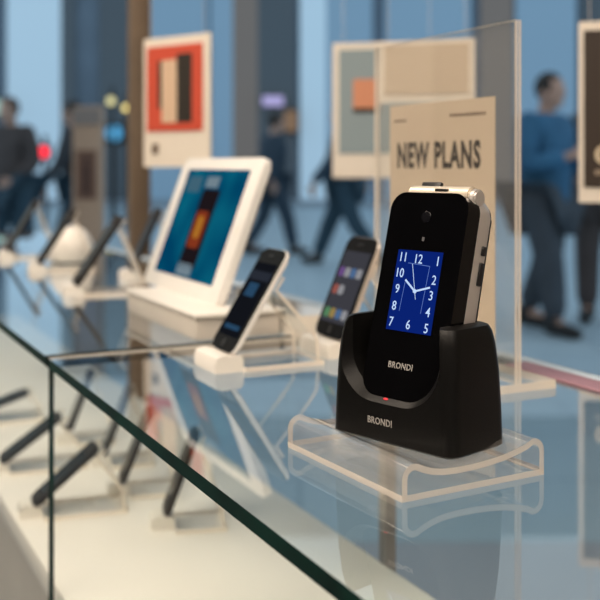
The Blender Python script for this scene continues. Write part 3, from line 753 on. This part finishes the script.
hair_d = pm('dark_hair', (0.02, 0.016, 0.014), 0.6); hair_b = pm('brown_hair', (0.06, 0.035, 0.022), 0.6)
cloth = lambda n, c: pm(n, c, 0.85, noise=0.15, nscale=6)
navy = cloth('navy_cloth', (0.03, 0.055, 0.085)); char = cloth('charcoal_cloth', (0.05, 0.055, 0.065)); teal_d = cloth('dark_teal_denim', (0.025, 0.06, 0.09))  # navy and charcoal carry street haze in their colour: lightened toward blue
blue_j = cloth('blue_cloth', (0.035, 0.14, 0.27)); brown_d = cloth('dark_brown_cloth', (0.07, 0.058, 0.058)); slate = cloth('slate_cloth', (0.05, 0.075, 0.1)); dgrey = cloth('dark_grey_denim', (0.05, 0.065, 0.085))
person(13, 9.8, 150, 'person in a bulky charcoal jacket and dark jeans at the left picture edge', brown_d, teal_d, hair_b, 0.18, 1.74, 'hold', build=1.3)
person(77, 10.6, 80, 'person in dark clothes walking half behind the tan totem', char, teal_d, hair_d, 0.32, 1.76)
person(272, 12.6, -65, 'person in a dark coat walking, legs apart, right of the white tablet', navy, navy, hair_d, 0.26, 1.74, build=1.1)
person(346, 11.2, 70, 'person in dark blue clothes striding behind the copper device poster', navy, teal_d, hair_d, 0.38, 1.76, build=1.15)
person(543, 6.75, -135, 'person in a blue jacket holding hands in front, right of the tan sign', blue_j, dgrey, hair_d, 0.16, 1.7, 'phone', build=1.27)
person(603, 7.3, 160, 'person in dark trousers standing behind the brown poster at the right edge', slate, brown_d, hair_b, 0.1, 1.74, 'hold', build=1.1)

# ------------------------------------------------------------------ light
w = bpy.data.worlds.new('sky'); bpy.context.scene.world = w; w.use_nodes = True
nt = w.node_tree; nt.nodes.clear()
out = nt.nodes.new('ShaderNodeOutputWorld'); bg = nt.nodes.new('ShaderNodeBackground')
tc = nt.nodes.new('ShaderNodeTexCoord'); sep = nt.nodes.new('ShaderNodeSeparateXYZ'); rp = nt.nodes.new('ShaderNodeValToRGB')
nt.links.new(tc.outputs['Generated'], sep.inputs[0]); nt.links.new(sep.outputs['Z'], rp.inputs['Fac'])
rp.color_ramp.elements[0].position = 0.0; rp.color_ramp.elements[0].color = (0.45, 0.56, 0.615, 1)
rp.color_ramp.elements[1].position = 0.7; rp.color_ramp.elements[1].color = (0.37, 0.465, 0.54, 1)
nt.links.new(rp.outputs['Color'], bg.inputs['Color']); bg.inputs['Strength'].default_value = 1.2
nt.links.new(bg.outputs[0], out.inputs['Surface'])
def area(name, loc, target, sx, sy, power, col):
    l = bpy.data.lights.new(name, 'AREA'); l.shape = 'RECTANGLE'; l.size = sx; l.size_y = sy; l.energy = power; l.color = col
    o = bpy.data.objects.new(name, l); C.objects.link(o); o.location = loc
    o.rotation_euler = (Vector(target)-Vector(loc)).to_track_quat('-Z', 'Y').to_euler(); return o
area('ceiling_light_warm', (-0.9, -0.1, 1.55), (-0.1, 0.9, 0), 1.4, 0.5, 46, (1.0, 0.85, 0.69))
area('ceiling_light_front', (0.5, -0.6, 1.55), (0.2, 0.7, 0), 0.8, 0.4, 20, (1.0, 0.86, 0.72))
area('ceiling_light_far', (-0.9, 1.5, 1.5), (-0.5, 1.4, 0), 1.0, 0.4, 15, (1.0, 0.85, 0.69))

# ------------------------------------------------------------------ camera
cam = bpy.data.cameras.new('camera'); co = bpy.data.objects.new('camera', cam); C.objects.link(co)
co.location = (0, 0, H); co.rotation_euler = (PI/2, 0, 0)
cam.sensor_width = 36; cam.lens = F/600*36; cam.shift_y = -(300-HZ)/600
cam.clip_start = 0.01; cam.clip_end = 200
cam.dof.use_dof = True; cam.dof.focus_distance = 0.535; cam.dof.aperture_fstop = 9.3; cam.dof.aperture_blades = 0
sc = bpy.context.scene; sc.camera = co
sc.view_settings.view_transform = 'Standard'; sc.view_settings.look = 'None'
sc.cycles.max_bounces = 14; sc.cycles.transparent_max_bounces = 24; sc.cycles.use_denoising = True
